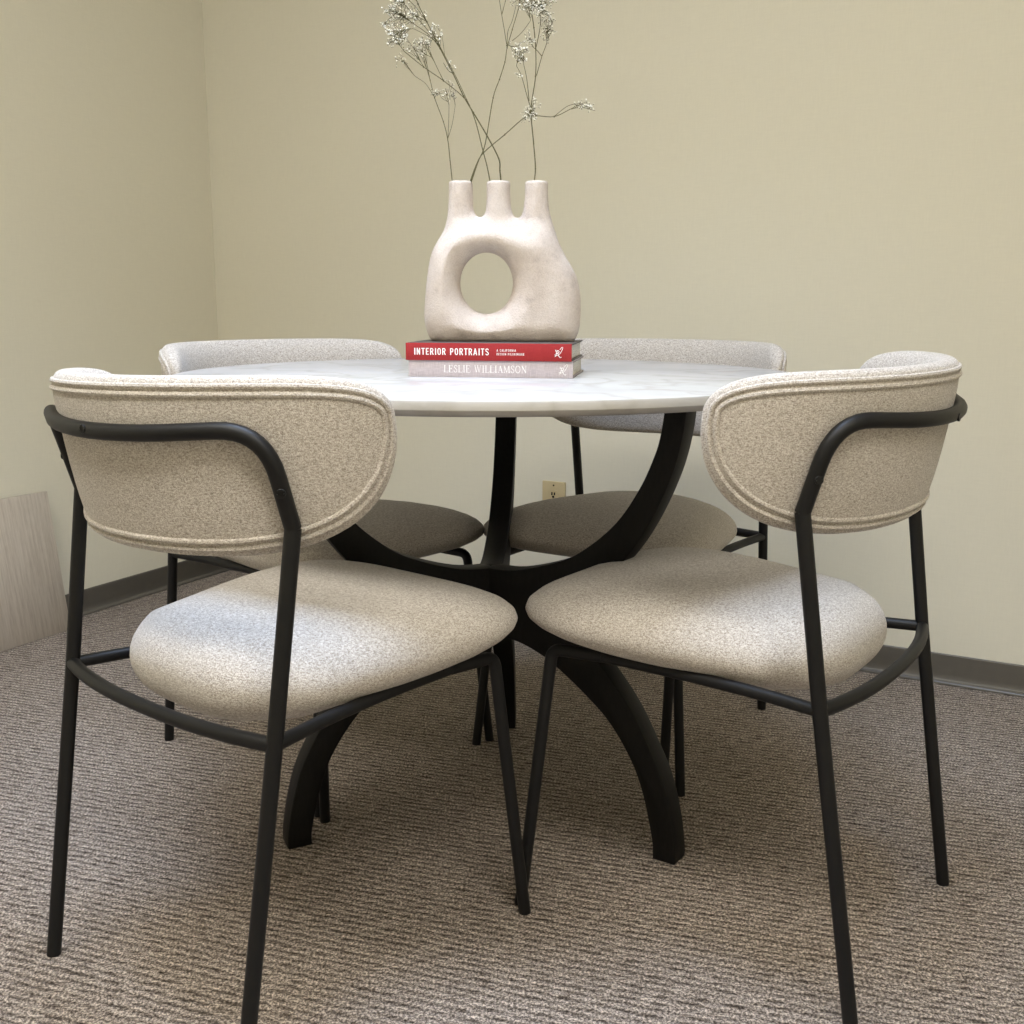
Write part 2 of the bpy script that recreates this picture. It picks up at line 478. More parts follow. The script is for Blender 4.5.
def make_seat(parent):
    yc, lf, lr, w, tp, z, th, ef, er, eb, q = -0.136, 0.3898, 0.0820, 0.1906, 0.3951, 0.4304, 0.0615, 4.2589, 3.9171, 0.86, 0.7064
    n, m = 96, 20; v = []
    for j in range(1, m):
        ph = -PI / 2 + PI * j / m
        r = math.cos(ph) ** q
        for k in range(n):
            T = 2 * PI * k / n; S = math.sin(T); e = ef if S > 0 else er
            c = sgp(math.cos(T), 2 / e); s = sgp(S, 2 / e)
            y = yc + (lf if S > 0 else lr) * s * r
            x = w * (1 + tp * s) * c * r
            zz = z + (th if ph > 0 else th * eb) * math.sin(ph) + 0.0544 * (y - yc)
            v.append((x, y, zz))
    f = [(j * n + k, j * n + (k + 1) % n, (j + 1) * n + (k + 1) % n, (j + 1) * n + k) for j in range(m - 2) for k in range(n)]
    b0 = len(v); v.append((0, yc, z - th * eb)); v.append((0, yc, z + th))
    f += [(b0, (k + 1) % n, k) for k in range(n)]
    o = (m - 2) * n; f += [(b0 + 1, o + k, o + (k + 1) % n) for k in range(n)]
    return mobj('seat', v, f, FAB, parent)

def make_chair(label):
    r = thing('dining_chair', label, 'chair', group='upholstered chairs round the marble table')
    make_seat(r); make_backrest(r)
    K = {s: Vector((s * .2201, -.1929, .6459)) for s in (-1, 1)}
    J = {s: Vector((s * .2165, -.2265, .4056)) for s in (-1, 1)}
    for s in (-1, 1):
        foot = Vector((s * .2123, -.2889, 0.0))
        mb = MB(); mb.tube(subdivide_path([foot, J[s], K[s] + Vector((0, 0, 0.0))], 0.05), RT, 16)
        mb.build('leg', METAL, r)
        # front leg, bent out of the seat rail
        T0 = Vector((s * .180, .1500, .3900)); F0 = Vector((s * .2235, .2097, 0.0))
        pth = fillet([Vector((s * .180, .10, .399)), Vector((s * .189, .180, .397)), F0], 0.016, 8)
        pth = pth[:-1] + subdivide_path([pth[-2], pth[-1]], 0.06)[1:]
        mb = MB(); mb.tube(pth, RT * .95, 16); mb.build('leg', METAL, r)
        mb = MB()
        mb.tube(fillet([J[s], Vector((s * .198, -.135, .404)), Vector((s * .184, -.02, .401)), Vector((s * .180, .10, .399))], 0.04, 5), RT * .88, 14)
        mb.build('seat_rail', METAL, r)
    # cross bar under the seat pan
    mb = MB(); mb.box((0, -.02, .402), (.364, .04, .006)); mb.box((0, .10, .401), (.360, .04, .006)); mb.build('seat_support', METAL, r, smooth=False)
    # stretcher bowed to the rear
    mb = MB(); pts = []
    for k in range(17):
        a = -1 + 2 * k / 16
        pts.append((a * .2165, -.2265 - .028 * (1 - abs(a) ** 2.4), .4056))
    mb.tube(pts, RT * .95, 16); mb.build('stretcher', METAL, r)
    # back hoop: up from one kink, round behind the backrest and down to the other
    hor = []
    for k in range(-8, 9):
        u = k / 8; s = u * .228
        x, y, th = bk_plan(s); y -= BK['lean'] * (0.748 - .75)
        hor.append(Vector((x + (RT - .001) * math.sin(th), y - (RT - .001) * math.cos(th), .7475 + .012 * u * u)))
    hor[0] = Vector((-.2205, -.2262, .7575)); hor[-1] = Vector((.2205, -.2262, .7575))
    full = [K[-1]] + [hor[0]] + hor[2:-2] + [hor[-1]] + [K[1]]
    rad = [0.048] + [0.004] * (len(full) - 4) + [0.048]
    path = [K[-1]]
    # rounded bends at both upper corners
    def bend(a, c, b, ra, seg=9):
        da = (a - c).normalized(); db = (b - c).normalized(); S_, E_ = c + da * ra, c + db * ra
        return [S_ * (1 - q) ** 2 + c * 2 * q * (1 - q) + E_ * q * q for q in [i / seg for i in range(seg + 1)]]
    path += bend(K[-1], hor[0], hor[3], 0.056) + hor[4:-4] + bend(hor[-4], hor[-1], K[1], 0.056) + [K[1]]
    mb = MB(); mb.tube(path, RT, 18); mb.build('back_frame', METAL, r)
    # screws
    for (p, d) in (((0, -.2975 - RT * .80, .7475), (0, -1, 0)), ((.2205 + RT * .60, -.2060 - RT * .64, .6875), (.68, -.73, 0)), ((-.2205 - RT * .60, -.2060 - RT * .64, .6875), (-.68, -.73, 0))):
        d = Vector(d).normalized(); p = Vector(p)
        mb = MB(); q = p + d * 0.0010
        mb.tube([q - d * .001, q + d * .0008, q + d * .0014, q + d * .0014, q + d * .0004], [0.0054, 0.0054, 0.0048, 0.0032, 0.0028], 16)
        mb.build('screw', METAL, r)
    return r

def copy_tree(o, parent=None):
    kids = [c for c in COL.objects if c.parent == o]
    c = o.copy(); COL.objects.link(c); c.parent = parent
    if parent: c.matrix_local = Matrix()
    for k in kids: copy_tree(k, c)
    return c

spots = [(-.285, 1.4272, -39.47, 'beige upholstered dining chair in front on the left, back turned to the viewer'),
         (.3155, 1.5290, 53.97, 'beige upholstered dining chair in front on the right, back to the viewer'),
         (-.3497, 2.0559, -130.8, 'beige upholstered dining chair behind the table on the left, nearest the wall corner'),
         (.228, 2.1295, 148.9, 'beige upholstered dining chair behind the table on the right, before the wall outlet')]
proto = None
for (x, y, rz, lab) in spots:
    c = make_chair(lab) if proto is None else copy_tree(proto)
    if proto is None: proto = c
    c.location = (x, y, 0); c.rotation_euler = (0, 0, math.radians(rz)); c['label'] = lab
    if len([k for k in COL.objects if k.get('category') == 'chair']) <= 2:      # the two front backs hang a little crooked on their hoops
        sd = 1 if x < 0 else -1; pv = Matrix.Translation((sd * .2201, -.1929, .6459))
        for k in [q for q in COL.objects if q.parent == c]:
            an = {'backrest': 1.2, 'back_frame': 0.6}.get(k.name.split('.')[0])
            if an: k.matrix_local = pv @ Matrix.Rotation(math.radians(-an), 4, 'Y') @ pv.inverted()

# ------------------------------------------------------------------ table
TC = (-0.037, 1.81)
tb = thing('round_table', 'round white marble dining table on a black curved three-armed base', 'table', (*TC, 0))
ZT, TR = 0.7718, 0.52
mb = MB()
mb.lathe([(0.0001, 0), (TR - .004, 0), (TR - .0012, -.0012), (TR, -.004), (TR, -.0125), (TR - .003, -.0155), (TR - .013, -.0215), (0.0001, -.0215)], 160, (0, 0, ZT))
mb.build('tabletop', MARBLE, tb, autosmooth=35)
ZU = ZT - .0216
up_in = catmull([(0.0, .440), (.064, .444), (.151, .471), (.203, .501), (.256, .549), (.294, .605), (.317, .655), (.328, .692), (.336, ZU)], 6)
up_out = catmull([(.371, ZU), (.366, .702), (.356, .655), (.341, .612), (.317, .560), (.288, .512), (.250, .465), (.205, .420), (.172, .392)], 6)
lo_out = catmull([(.172, .376), (.210, .333), (.255, .287), (.293, .240), (.325, .185), (.350, .135), (.366, .080), (.375, .027), (.376, 0.0)], 6)
lo_in = catmull([(.336, 0.0), (.334, .033), (.316, .105), (.292, .160), (.251, .215), (.206, .252), (.151, .288), (.120, .304), (.071, .319), (0.0, .326)], 6)
prof = [tuple(p) for p in up_in + up_out + lo_out + lo_in]
def arm(az):
    n = len(prof); w = 0.02
    R_ = Vector((math.cos(az), math.sin(az), 0)); T_ = Vector((-math.sin(az), math.cos(az), 0))
    v = [R_ * r + Vector((0, 0, z)) + T_ * s for s in (-w, w) for (r, z) in prof]
    mb = MB(); mb.add(v, [tuple(range(n)), tuple(range(2 * n - 1, n - 1, -1))] + [(i, (i + 1) % n, n + (i + 1) % n, n + i) for i in range(n)])
    o = mb.build('leg', WOOD, tb); return bevel(o, .0022, 2, 55)
for az in (-34.2, 85.8, 205.8): arm(math.radians(az))

# ------------------------------------------------------------------ writing
SER = {  # strokes on a 1-high grid: (width, [(polyline, weight)])
 'L': (.72, [([(.14, 0), (.14, 1)], .13), ([(0, 1), (.30, 1)], .05), ([(0, 0), (.66, 0), (.68, .26)], .06)]),
 'E': (.76, [([(.14, 0), (.14, 1)], .13), ([(0, 1), (.64, 1), (.65, .78)], .06), ([(.14, .52), (.46, .52)], .06), ([(.46, .42), (.46, .62)], .05), ([(0, 0), (.68, 0), (.70, .24)], .06)]),
 'S': (.66, [([(.54, .74), (.53, .90), (.40, 1), (.26, 1), (.12, .90), (.10, .74), (.20, .60), (.40, .46), (.52, .34), (.52, .14), (.38, .01), (.22, .0), (.09, .08), (.06, .28)], .085)]),
 'I': (.42, [([(.17, 0), (.17, 1)], .13), ([(0, 1), (.34, 1)], .05), ([(0, 0), (.34, 0)], .05)]),
 'W': (1.22, [([(.12, 1), (.36, 0)], .09), ([(.36, 0), (.58, .96)], .05), ([(.54, 1), (.80, 0)], .09), ([(.80, 0), (1.04, 1)], .05), ([(0, 1), (.26, 1)], .05), ([(.42, 1), (.68, 1)], .05), ([(.92, 1), (1.16, 1)], .05)]),
 'A': (.86, [([(.10, 0), (.40, 1)], .05), ([(.38, 1), (.70, 0)], .13), ([(.22, .36), (.58, .36)], .05), ([(0, 0), (.24, 0)], .05), ([(.56, 0), (.84, 0)], .05)]),
 'M': (1.08, [([(.12, 0), (.16, 1)], .06), ([(.16, 1), (.50, .04)], .09), ([(.50, .04), (.84, 1)], .05), ([(.86, 1), (.90, 0)], .13), ([(0, 0), (.26, 0)], .05), ([(.76, 0), (1.04, 0)], .05), ([(.04, 1), (.20, 1)], .05), ([(.82, 1), (.98, 1)], .05)]),
 'O': (.92, [([(.43 + .36 * math.cos(2 * PI * k / 20), .5 + .5 * math.sin(2 * PI * k / 20)) for k in range(21)], .10)]),
 'N': (.92, [([(.14, 0), (.14, 1)], .06), ([(.12, 1), (.72, 0)], .13), ([(.72, 0), (.72, 1)], .06), ([(0, 0), (.28, 0)], .05), ([(0, 1), (.18, 1)], .05), ([(.58, 1), (.86, 1)], .05)]),
 ' ': (.45, [])}
GRO = {  # plain condensed grotesque capitals
 'I': (.26, [([(.13, 0), (.13, 1)], .17)]),
 'N': (.60, [([(.10, 0), (.10, 1)], .15), ([(.10, 1), (.46, 0)], .15), ([(.46, 0), (.46, 1)], .15)]),
 'T': (.52, [([(.25, 0), (.25, .93)], .16), ([(.0, .93), (.50, .93)], .14)]),
 'E': (.50, [([(.10, 0), (.10, 1)], .16), ([(.08, .93), (.44, .93)], .14), ([(.08, .5), (.40, .5)], .13), ([(.08, .07), (.44, .07)], .14)]),
 'R': (.58, [([(.10, 0), (.10, 1)], .16), ([(.10, .93), (.32, .93), (.44, .84), (.44, .60), (.32, .50), (.10, .50)], .14), ([(.28, .50), (.48, 0)], .15)]),
 'O': (.58, [([(.10, .25), (.10, .75), (.18, .92), (.37, .92), (.45, .75), (.45, .25), (.37, .08), (.18, .08), (.10, .25), (.10, .4)], .15)]),
 'P': (.55, [([(.10, 0), (.10, 1)], .16), ([(.10, .93), (.32, .93), (.43, .84), (.43, .56), (.32, .46), (.10, .46)], .14)]),
 'A': (.60, [([(.06, 0), (.28, 1)], .15), ([(.28, 1), (.50, 0)], .15), ([(.14, .28), (.42, .28)], .13)]),
 'S': (.54, [([(.44, .76), (.38, .92), (.18, .93), (.09, .82), (.09, .66), (.20, .55), (.36, .44), (.44, .32), (.44, .18), (.36, .07), (.16, .07), (.07, .22)], .14)]),
 'C': (.55, [([(.45, .72), (.42, .88), (.30, .93), (.16, .90), (.10, .75), (.10, .25), (.16, .10), (.30, .07), (.42, .12), (.45, .28)], .14)]),
 'L': (.46, [([(.10, 0), (.10, 1)], .16), ([(.08, .07), (.42, .07)], .14)]),
 'F': (.48, [([(.10, 0), (.10, 1)], .16), ([(.08, .93), (.44, .93)], .14), ([(.08, .5), (.38, .5)], .13)]),
 'D': (.58, [([(.10, 0), (.10, 1)], .16), ([(.10, .93), (.30, .93), (.45, .78), (.45, .22), (.30, .07), (.10, .07)], .14)]),
 'G': (.58, [([(.46, .74), (.38, .92), (.18, .92), (.10, .75), (.10, .25), (.18, .08), (.38, .08), (.46, .25), (.46, .46), (.28, .46)], .14)]),
 'M': (.72, [([(.10, 0), (.10, 1)], .15), ([(.10, 1), (.33, .2)], .13), ([(.33, .2), (.56, 1)], .13), ([(.56, 0), (.56, 1)], .15)]),
 ' ': (.34, [])}
LOGO = (1.0, [([(.12, .96), (.05, .84), (.16, .80), (.42, .88), (.52, .76), (.44, .58), (.22, .52), (.10, .56)], .09),
              ([(.30, .90), (.22, .60), (.10, .22), (.0, .12)], .09),
              ([(.34, .54), (.42, .30), (.60, .04), (.74, .02), (.78, .12)], .09),
              ([(.60, .98), (.86, 1.30), (.98, 1.26), (.92, 1.02), (.70, .60), (.46, .34), (.18, .26), (-.06, .36)], .07)])

def strokes(mb, glyph, ox, oz, h, sx=1.0):
    """flat ribbons on the plane y=0 facing -y, 0.25 mm proud"""
    for line, w in glyph[1]:
        P = [Vector((ox + a * h * sx, 0, oz + b * h)) for a, b in line]; hw = w * h / 2; L = []; R = []
        for i, p in enumerate(P):
            d = (P[min(i + 1, len(P) - 1)] - P[max(i - 1, 0)]).normalized(); nn = Vector((-d.z, 0, d.x)) * hw
            L.append(p + nn); R.append(p - nn)
        n = len(P)
        for y0, y1 in ((-.00025, 0.0002),):
            v = [Vector((q.x, y0, q.z)) for q in L + R] + [Vector((q.x, y1, q.z)) for q in L + R]
            f = []
            for i in range(n - 1):
                f += [(i, i + 1, n + i + 1, n + i), (2 * n + i, 3 * n + i, 3 * n + i + 1, 2 * n + i + 1), (i, 2 * n + i, 2 * n + i + 1, i + 1), (n + i, n + i + 1, 3 * n + i + 1, 3 * n + i)]
            f += [(0, n, 3 * n, 2 * n), (n - 1, 3 * n - 1, 4 * n - 1, 2 * n - 1)]
            mb.add(v, f)

def text(mb, s, font, x0, x1, z, h, track=0.1):
    ws = [font[c][0] + track for c in s]; tot = sum(ws) - track
    sx = (x1 - x0) / (tot * h); x = x0
    for c, w in zip(s, ws):
        strokes(mb, font[c], x, z, h, sx); x += w * h * sx

def book(name, label, L, Dp, H, loc, rz, cover, lip, board):
    """spine faces -y; left end of the spine is the origin"""
    r = thing(name, label, 'book', loc, rz, None)
    mb = MB(); b = 0.0024; Z = H
    mb.box((L / 2, b / 2, H / 2), (L, b, H))
    c = mb.build('spine', cover, r, smooth=False); bevel(c, 0.0005, 2)
    for z in (b / 2, H - b / 2):
        mb = MB(); mb.box((L / 2, Dp / 2 + b / 2, z), (L, Dp - b, b)); c = mb.build('cover_board', board, r, smooth=False); bevel(c, 0.0005, 2)
    mb = MB(); mb.box((L / 2, Dp / 2 + b / 2 - lip / 2, H / 2), (L - 2 * lip, Dp - b - lip, H - 2 * b)); mb.build('pages', PAGES, r, smooth=False)
    return r

BA = math.radians(-8.5); b0 = Vector((-.1650, 1.718, ZT))
H1, H2 = .0262, .0272
bl = book('linen_book', 'pale mauve linen book lying flat on the table under the red book', .262, .196, H1, b0, BA, LILAC, .004, BOARD2)
mb = MB(); text(mb, 'LESLIE WILLIAMSON', SER, .057, .190, .0078, .0108, .06); mb.build('lettering', WHITEINK, bl, smooth=False)
mb = MB(); strokes(mb, LOGO, .241, .0050, .0130); mb.build('emblem', WHITEINK, bl, smooth=False)
Rz = Matrix.Rotation(BA, 4, 'Z')
br_ = book('red_book', 'red hardcover book with white spine lettering, lying under the stoneware vase', .264, .198, H2, b0 + Rz @ Vector((-.004, -.003, H1)), BA, RED, .004, BOARD)
mb = MB(); text(mb, 'INTERIOR PORTRAITS', GRO, .0135, .134, .0086, .0106, .12); mb.build('title_lettering', WHITEINK, br_, smooth=False)
mb = MB(); text(mb, 'A CALIFORNIA', GRO, .146, .177, .0146, .0036, .12); text(mb, 'DESIGN PILGRIMAGE', GRO, .146, .190, .0088, .0036, .12); mb.build('subtitle_lettering', WHITEINK, br_, smooth=False)
mb = MB(); strokes(mb, LOGO, .238, .0060, .0125); mb.build('emblem', WHITEINK, br_, smooth=False)

# ------------------------------------------------------------------ vase (implicit surface, surface nets)
VS = 0.981 * 1.81 / 1071.4 / 4.268          # metres per traced unit on the plane of the vase
KZ = 0.970
def tr(px, py): return ((px - 478) * VS, (770 - py) * VS)
outline = [(175, 772), (158, 735), (147, 690), (146, 640), (152, 560), (160, 490), (170, 430), (184, 382), (206, 340), (230, 300), (243, 258), (250, 210), (253, 160), (254, 60)]
o2 = [(353, 60), (355, 150), (357, 210), (368, 233), (385, 241), (400, 232), (409, 208), (412, 150), (411, 55)]
o3 = [(511, 55), (511, 150), (515, 205), (525, 234), (541, 244), (557, 235), (566, 205), (572, 150), (572, 50)]
o4 = [(668, 50), (669, 150), (677, 220), (695, 285), (716, 345), (742, 400), (772, 450), (795, 500), (808, 560), (812, 630), (810, 690), (802, 735), (785, 772)]
bot = [(760, 800), (600, 808), (400, 808), (230, 806)]
poly = []
for seg in (outline, o2, o3, o4): poly += [tuple(p) for p in catmull([tr(*q) for q in seg], 5)]
poly += [tr(*q) for q in bot]
P2 = np.array(poly)
hole_c = np.array(tr(411, 521)); hole_a, hole_b = 112 * VS, 131 * VS
h_ = 0.0022
gx = np.arange(-.158, .158, h_); gy = np.arange(-.058, .058, h_); gz = np.arange(-.008, .302, h_)
XX, ZZ = np.meshgrid(gx, gz, indexing='ij')
def sd_poly(X, Z, P):
    d = np.full(X.shape, 1e9); ins = np.zeros(X.shape, bool); n = len(P)
    for i in range(n):
        a, b = P[i], P[(i + 1) % n]; ex, ez = b - a; L2 = ex * ex + ez * ez + 1e-12
        tt = np.clip(((X - a[0]) * ex + (Z - a[1]) * ez) / L2, 0, 1)
        d = np.minimum(d, (X - a[0] - tt * ex) ** 2 + (Z - a[1] - tt * ez) ** 2)
        cond = (a[1] > Z) != (b[1] > Z)
        with np.errstate(divide='ignore', invalid='ignore'):
            xi = a[0] + (Z - a[1]) * ex / (ez if abs(ez) > 1e-12 else 1e-12)
        ins ^= cond & (X < xi)
    d = np.sqrt(d); return np.where(ins, d, -d)
din = sd_poly(XX, ZZ, P2)
k0 = np.sqrt(((XX - hole_c[0]) / hole_a) ** 2 + ((ZZ - hole_c[1]) / hole_b) ** 2)
k1 = np.sqrt(((XX - hole_c[0]) / hole_a ** 2) ** 2 + ((ZZ - hole_c[1]) / hole_b ** 2) ** 2) + 1e-9
dh = k0 * (k0 - 1) / k1
dd = np.minimum(din, dh)
zn = (770 - 235) * VS; zbdy = (770 - 380) * VS
tt = np.clip((zn - ZZ) / (zn - zbdy), 0, 1); tt = tt * tt * (3 - 2 * tt)
RR = 0.0205 + (0.046 - 0.0205) * tt
dc = np.minimum(dd, RR)
half2 = np.where(dd > 0, dc * (2 * RR - dc), dd * 2 * RR)            # squared half depth
ztop = (770 - 90) * VS
F = (gy[None, :, None] ** 2 - half2[:, None, :]) / (2 * 0.03)
Z3 = gz[None, None, :]
def smax(a, b, k):
    hh = np.clip(0.5 + 0.5 * (a - b) / k, 0, 1); return b + (a - b) * hh + k * hh * (1 - hh)
F = smax(F, Z3 - ztop, 0.004)
F = smax(F, 0.0 - Z3, 0.005)
for pxc in (303, 461, 620):
    cx = (pxc - 478) * VS
    cyl = 0.0125 - np.sqrt((gx[:, None, None] - cx) ** 2 + gy[None, :, None] ** 2)
    F = smax(F, np.minimum(cyl, Z3 - (ztop - .05)), 0.003)
def surface_nets(F, gx, gy, gz):
    s = F < 0; nx, ny, nz = F.shape
    corner = [(i, j, k) for i in (0, 1) for j in (0, 1) for k in (0, 1)]
    def sl(i, j, k): return (slice(i, nx - 1 + i), slice(j, ny - 1 + j), slice(k, nz - 1 + k))
    cnt = sum(s[sl(*c)].astype(int) for c in corner); act = (cnt > 0) & (cnt < 8)
    acc = np.zeros((nx - 1, ny - 1, nz - 1, 3)); num = np.zeros((nx - 1, ny - 1, nz - 1))
    for a in corner:
        for ax in range(3):
            if a[ax]: continue
            b = list(a); b[ax] = 1; b = tuple(b)
            fa, fb = F[sl(*a)], F[sl(*b)]; cr = (fa < 0) != (fb < 0)
            tq = np.where(cr, fa / np.where(cr, fa - fb, 1), 0)
            for e in range(3): acc[..., e] += np.where(cr, a[e] + (tq if e == ax else 0), 0)
            num += cr
    idx = -np.ones(act.shape, int); w = np.argwhere(act); idx[act] = np.arange(len(w))
    v = acc[act] / num[act][:, None] + w
    V = np.stack([gx[0] + v[:, 0] * h_, gy[0] + v[:, 1] * h_, gz[0] + v[:, 2] * h_], 1)
    faces = []
    for ax in range(3):
        o = [c for c in range(3) if c != ax]
        sa = [slice(1, -1)] * 3; sb = [slice(1, -1)] * 3
        sa[ax] = slice(0, -1); sb[ax] = slice(1, None)
        cr = np.argwhere(s[tuple(sa)] != s[tuple(sb)])
        for c in cr:
            p = c.copy(); p[o[0]] += 1; p[o[1]] += 1
            q = []
            for d0, d1 in ((0, 0), (-1, 0), (-1, -1), (0, -1)):
                r = p.copy(); r[o[0]] += d0; r[o[1]] += d1; q.append(idx[tuple(r)])
            if min(q) >= 0: faces.append(tuple(q))
    return V, faces
V, Fc = surface_nets(F, gx, gy, gz)
V[:, 2] = np.maximum(V[:, 2], 0.0) * KZ
# hand-shaped unevenness
for (cx, cz, r, a) in ((.07, .07, .035, -.003), (-.09, .10, .03, .002), (.03, .17, .03, .002), (.10, .03, .03, .002), (.05, .035, .02, -.002)):
    g = np.exp(-((V[:, 0] - cx) ** 2 + (V[:, 2] - cz) ** 2) / (2 * r * r)); V[:, 1] += -np.where(V[:, 1] < 0, 1, -1) * a * g
VB = (-.0172, 1.806, ZT + H1 + H2)
vase = mobj('sculptural_vase', V, Fc, CERAMIC)
bm = bmesh.new(); bm.from_mesh(vase.data)
for _ in range(2): bmesh.ops.smooth_vert(bm, verts=[q for q in bm.verts if q.co.z > .004], factor=0.5, use_axis_x=True, use_axis_y=True, use_axis_z=True)
bm.to_mesh(vase.data); bm.free()
vase.location = VB; vase.rotation_euler = (0, 0, math.radians(-1.5))
tag(vase, 'cream stoneware vase with three necks and a round hole, standing on two books', 'vase')

# ------------------------------------------------------------------ dried stems
# traced on the plane of the vase: one unit of the trace = VS metres
def P3(px, py, dy=0.0):      # px,py in units on the necks' plane; origin = vase base centre
    return Vector((VB[0] + (px + (380 - 390) * 4.268 - 478) * VS, VB[1] + dy, VB[2] + (770 - (py - 160 * 4.268)) * VS * KZ))

def spray(stem, bl, root, centre, rad, n, dens=3, tw=0.00030):
    """a loose panicle: side twigs leave a curved axis at different heights, each ending in a tuft of tiny blossoms"""
    root = Vector(root); L = (centre - root).length
    axis = [Vector(x) for x in catmull([root, root.lerp(centre, .5) + Vector((random.uniform(-1, 1), random.uniform(-1, 1), random.uniform(-1, 1))) * L * .06, centre], 5)]
    stem.tube(axis, tw * 1.5, 5)
    for i in range(n):
        while True:
            q = Vector((random.uniform(-1, 1), random.uniform(-1, 1), random.uniform(-1, 1)))
            if .15 < q.length < 1: break
        e = centre + Vector((q.x * rad[0], q.y * rad[1], q.z * rad[2]))
        a0 = axis[min(len(axis) - 1, int(random.uniform(.15, 1.0) * len(axis)))]
        mid = a0.lerp(e, random.uniform(.4, .7)) + Vector((random.uniform(-1, 1), random.uniform(-1, 1), random.uniform(-1, 1))) * (e - a0).length * .14
        stem.tube([Vector(x) for x in catmull([a0, mid, e], 3)], tw, 4)
        for j in range(dens):
            f = e + Vector((random.gauss(0, 1), random.gauss(0, 1), random.gauss(0, 1))) * .0030
            stem.tube([mid.lerp(e, .8), f], tw * .7, 3)
            blossom(bl, f)

ICO = None
def blossom(bl, c):
    global ICO
    if ICO is None:
        b = bmesh.new(); bmesh.ops.create_icosphere(b, subdivisions=1, radius=1); ICO = ([v.co.copy() for v in b.verts], [[v.index for v in f.verts] for f in b.faces]); b.free()
    r = random.uniform(.0009, .0016)
    up = Vector((random.gauss(0, .5), random.gauss(0, .5), 1)).normalized()
    bl.add([c + Vector((p.x * r * random.uniform(.8, 1.25), p.y * r * random.uniform(.8, 1.25), p.z * r * random.uniform(.8, 1.2))) for p in ICO[0]], ICO[1], 0)
    if random.random() < .7:
        r2 = r * .62; cc = c - up * r * 1.15
        bl.add([cc + Vector(p) * r2 for p in ICO[0]], ICO[1], 1)

def stem_thing(label, main, r0, r1, branches, sprays):
    """main: list of (px,py,dy); branches likewise; sprays: (root, centre, radii_units, n)"""
    pts = [P3(*p) for p in main]; low = pts[0].copy(); base = low + Vector((0, 0, -.035))
    root = thing('dried_flower_stem', label, 'dried flower', tuple(base), 0, 'dried baby\'s breath stems in the vase')
    off = -base; st = MB(); bl = MB()
    path = [base] + [Vector(x) for x in catmull(pts, 5)]
    n = len(path); st.tube(path, [r0 + (r1 - r0) * i / (n - 1) for i in range(n)], 6)
    for k in range(1, len(pts) - 1):       # little nodes where the stem is jointed
        st.tube([pts[k] - Vector((0, 0, .0016)), pts[k], pts[k] + Vector((0, 0, .0016))], [r1 * .8, r0 * 1.25, r1 * .8], 6)
    for b in branches:
        bp = [Vector(x) for x in catmull([P3(*p) for p in b], 4)]; n = len(bp)
        st.tube(bp, [r1 * (1.0 - .4 * i / (n - 1)) for i in range(n)], 5)
    for (rt, ce, rd, cnt) in sprays:
        spray(st, bl, P3(*rt), P3(*ce), (rd[0] * VS, rd[1] * VS, rd[2] * VS), cnt)
    for mbx in (st, bl): mbx.v = [tuple(Vector(p) + off) for p in mbx.v]
    s = st.build('stem', STEM, root)
    if bl.v:
        o = bl.build('blossoms', [PETAL, CALYX], root); o['kind'] = 'stuff'

# left neck, thin one that leans left
stem_thing('thin dried stem rising from the left neck, forking below the big cluster',
    [(312, 782, 0), (303, 690, 0), (294, 605, 0), (276, 530, .004), (240, 432, .006), (222, 360, .008), (200, 285, .01), (180, 215, .012)], .0009, .0005,
    [[(294, 605, 0), (299, 530, -.004), (301, 466, -.006)], [(294, 600, 0), (312, 540, .004), (325, 462, .006)],
     [(236, 425, .006), (205, 378, 0), (160, 348, -.005), (128, 306, -.008)]],
    [((301, 466, -.006), (288, 400, -.006), (32, 14, 42), 6), ((325, 462, .006), (316, 408, .006), (18, 14, 42), 5), ((160, 348, -.005), (108, 280, -.008), (24, 14, 22), 5),
     ((240, 432, .006), (252, 408, .006), (34, 10, 16), 6), ((222, 360, .008), (190, 240, .01), (40, 30, 50), 6)])
# left neck, the one that crosses to the right and ends in the small tuft
stem_thing('dried stem from the left neck bending right to a small tuft',
    [(383, 782, .004), (410, 708, .006), (441, 655, .008), (530, 578, .012), (612, 508, .014), (660, 500, .014), (735, 503, .014), (800, 474, .012)], .0010, .0006,
    [[(735, 503, .014), (790, 462, .01), (840, 452, .008)], [(800, 474, .012), (850, 466, .012), (905, 480, .012)]],
    [((620, 505, .014), (636, 478, .014), (32, 14, 30), 9), ((800, 474, .012), (850, 452, .010), (38, 14, 22), 8), ((850, 466, .012), (892, 468, .012), (18, 10, 14), 5), ((612, 508, .014), (618, 520, .012), (10, 8, 8), 2)])
# left neck to the upper middle
stem_thing('tall dried stem from the left neck curving up to the middle cluster',
    [(390, 782, -.006), (420, 695, -.006), (441, 650, -.004), (455, 592, -.002), (482, 434, 0), (508, 360, 0), (530, 290, .002), (539, 232, .004), (560, 160, .004), (588, 60, .006), (596, -30, .006)], .0011, .0006,
    [[(539, 232, .004), (527, 160, .002), (517, 105, 0), (503, 20, -.004), (498, -50, -.006)], [(517, 105, 0), (530, 60, -.002), (545, 10, -.004)], [(539, 220, .004), (542, 165, .008), (560, 120, .01), (575, 60, .01)],
     [(560, 205, .004), (598, 175, .0), (634, 130, -.004)]],
    [((539, 222, .004), (572, 232, .004), (34, 14, 26), 9), ((588, 60, .006), (590, 20, .006), (56, 40, 60), 34), ((545, 40, -.004), (535, -15, -.004), (36, 20, 50), 12), ((596, 0, .006), (590, -70, .006), (60, 40, 60), 20), ((634, 130, -.004), (625, 80, -.004), (40, 25, 40), 10)])
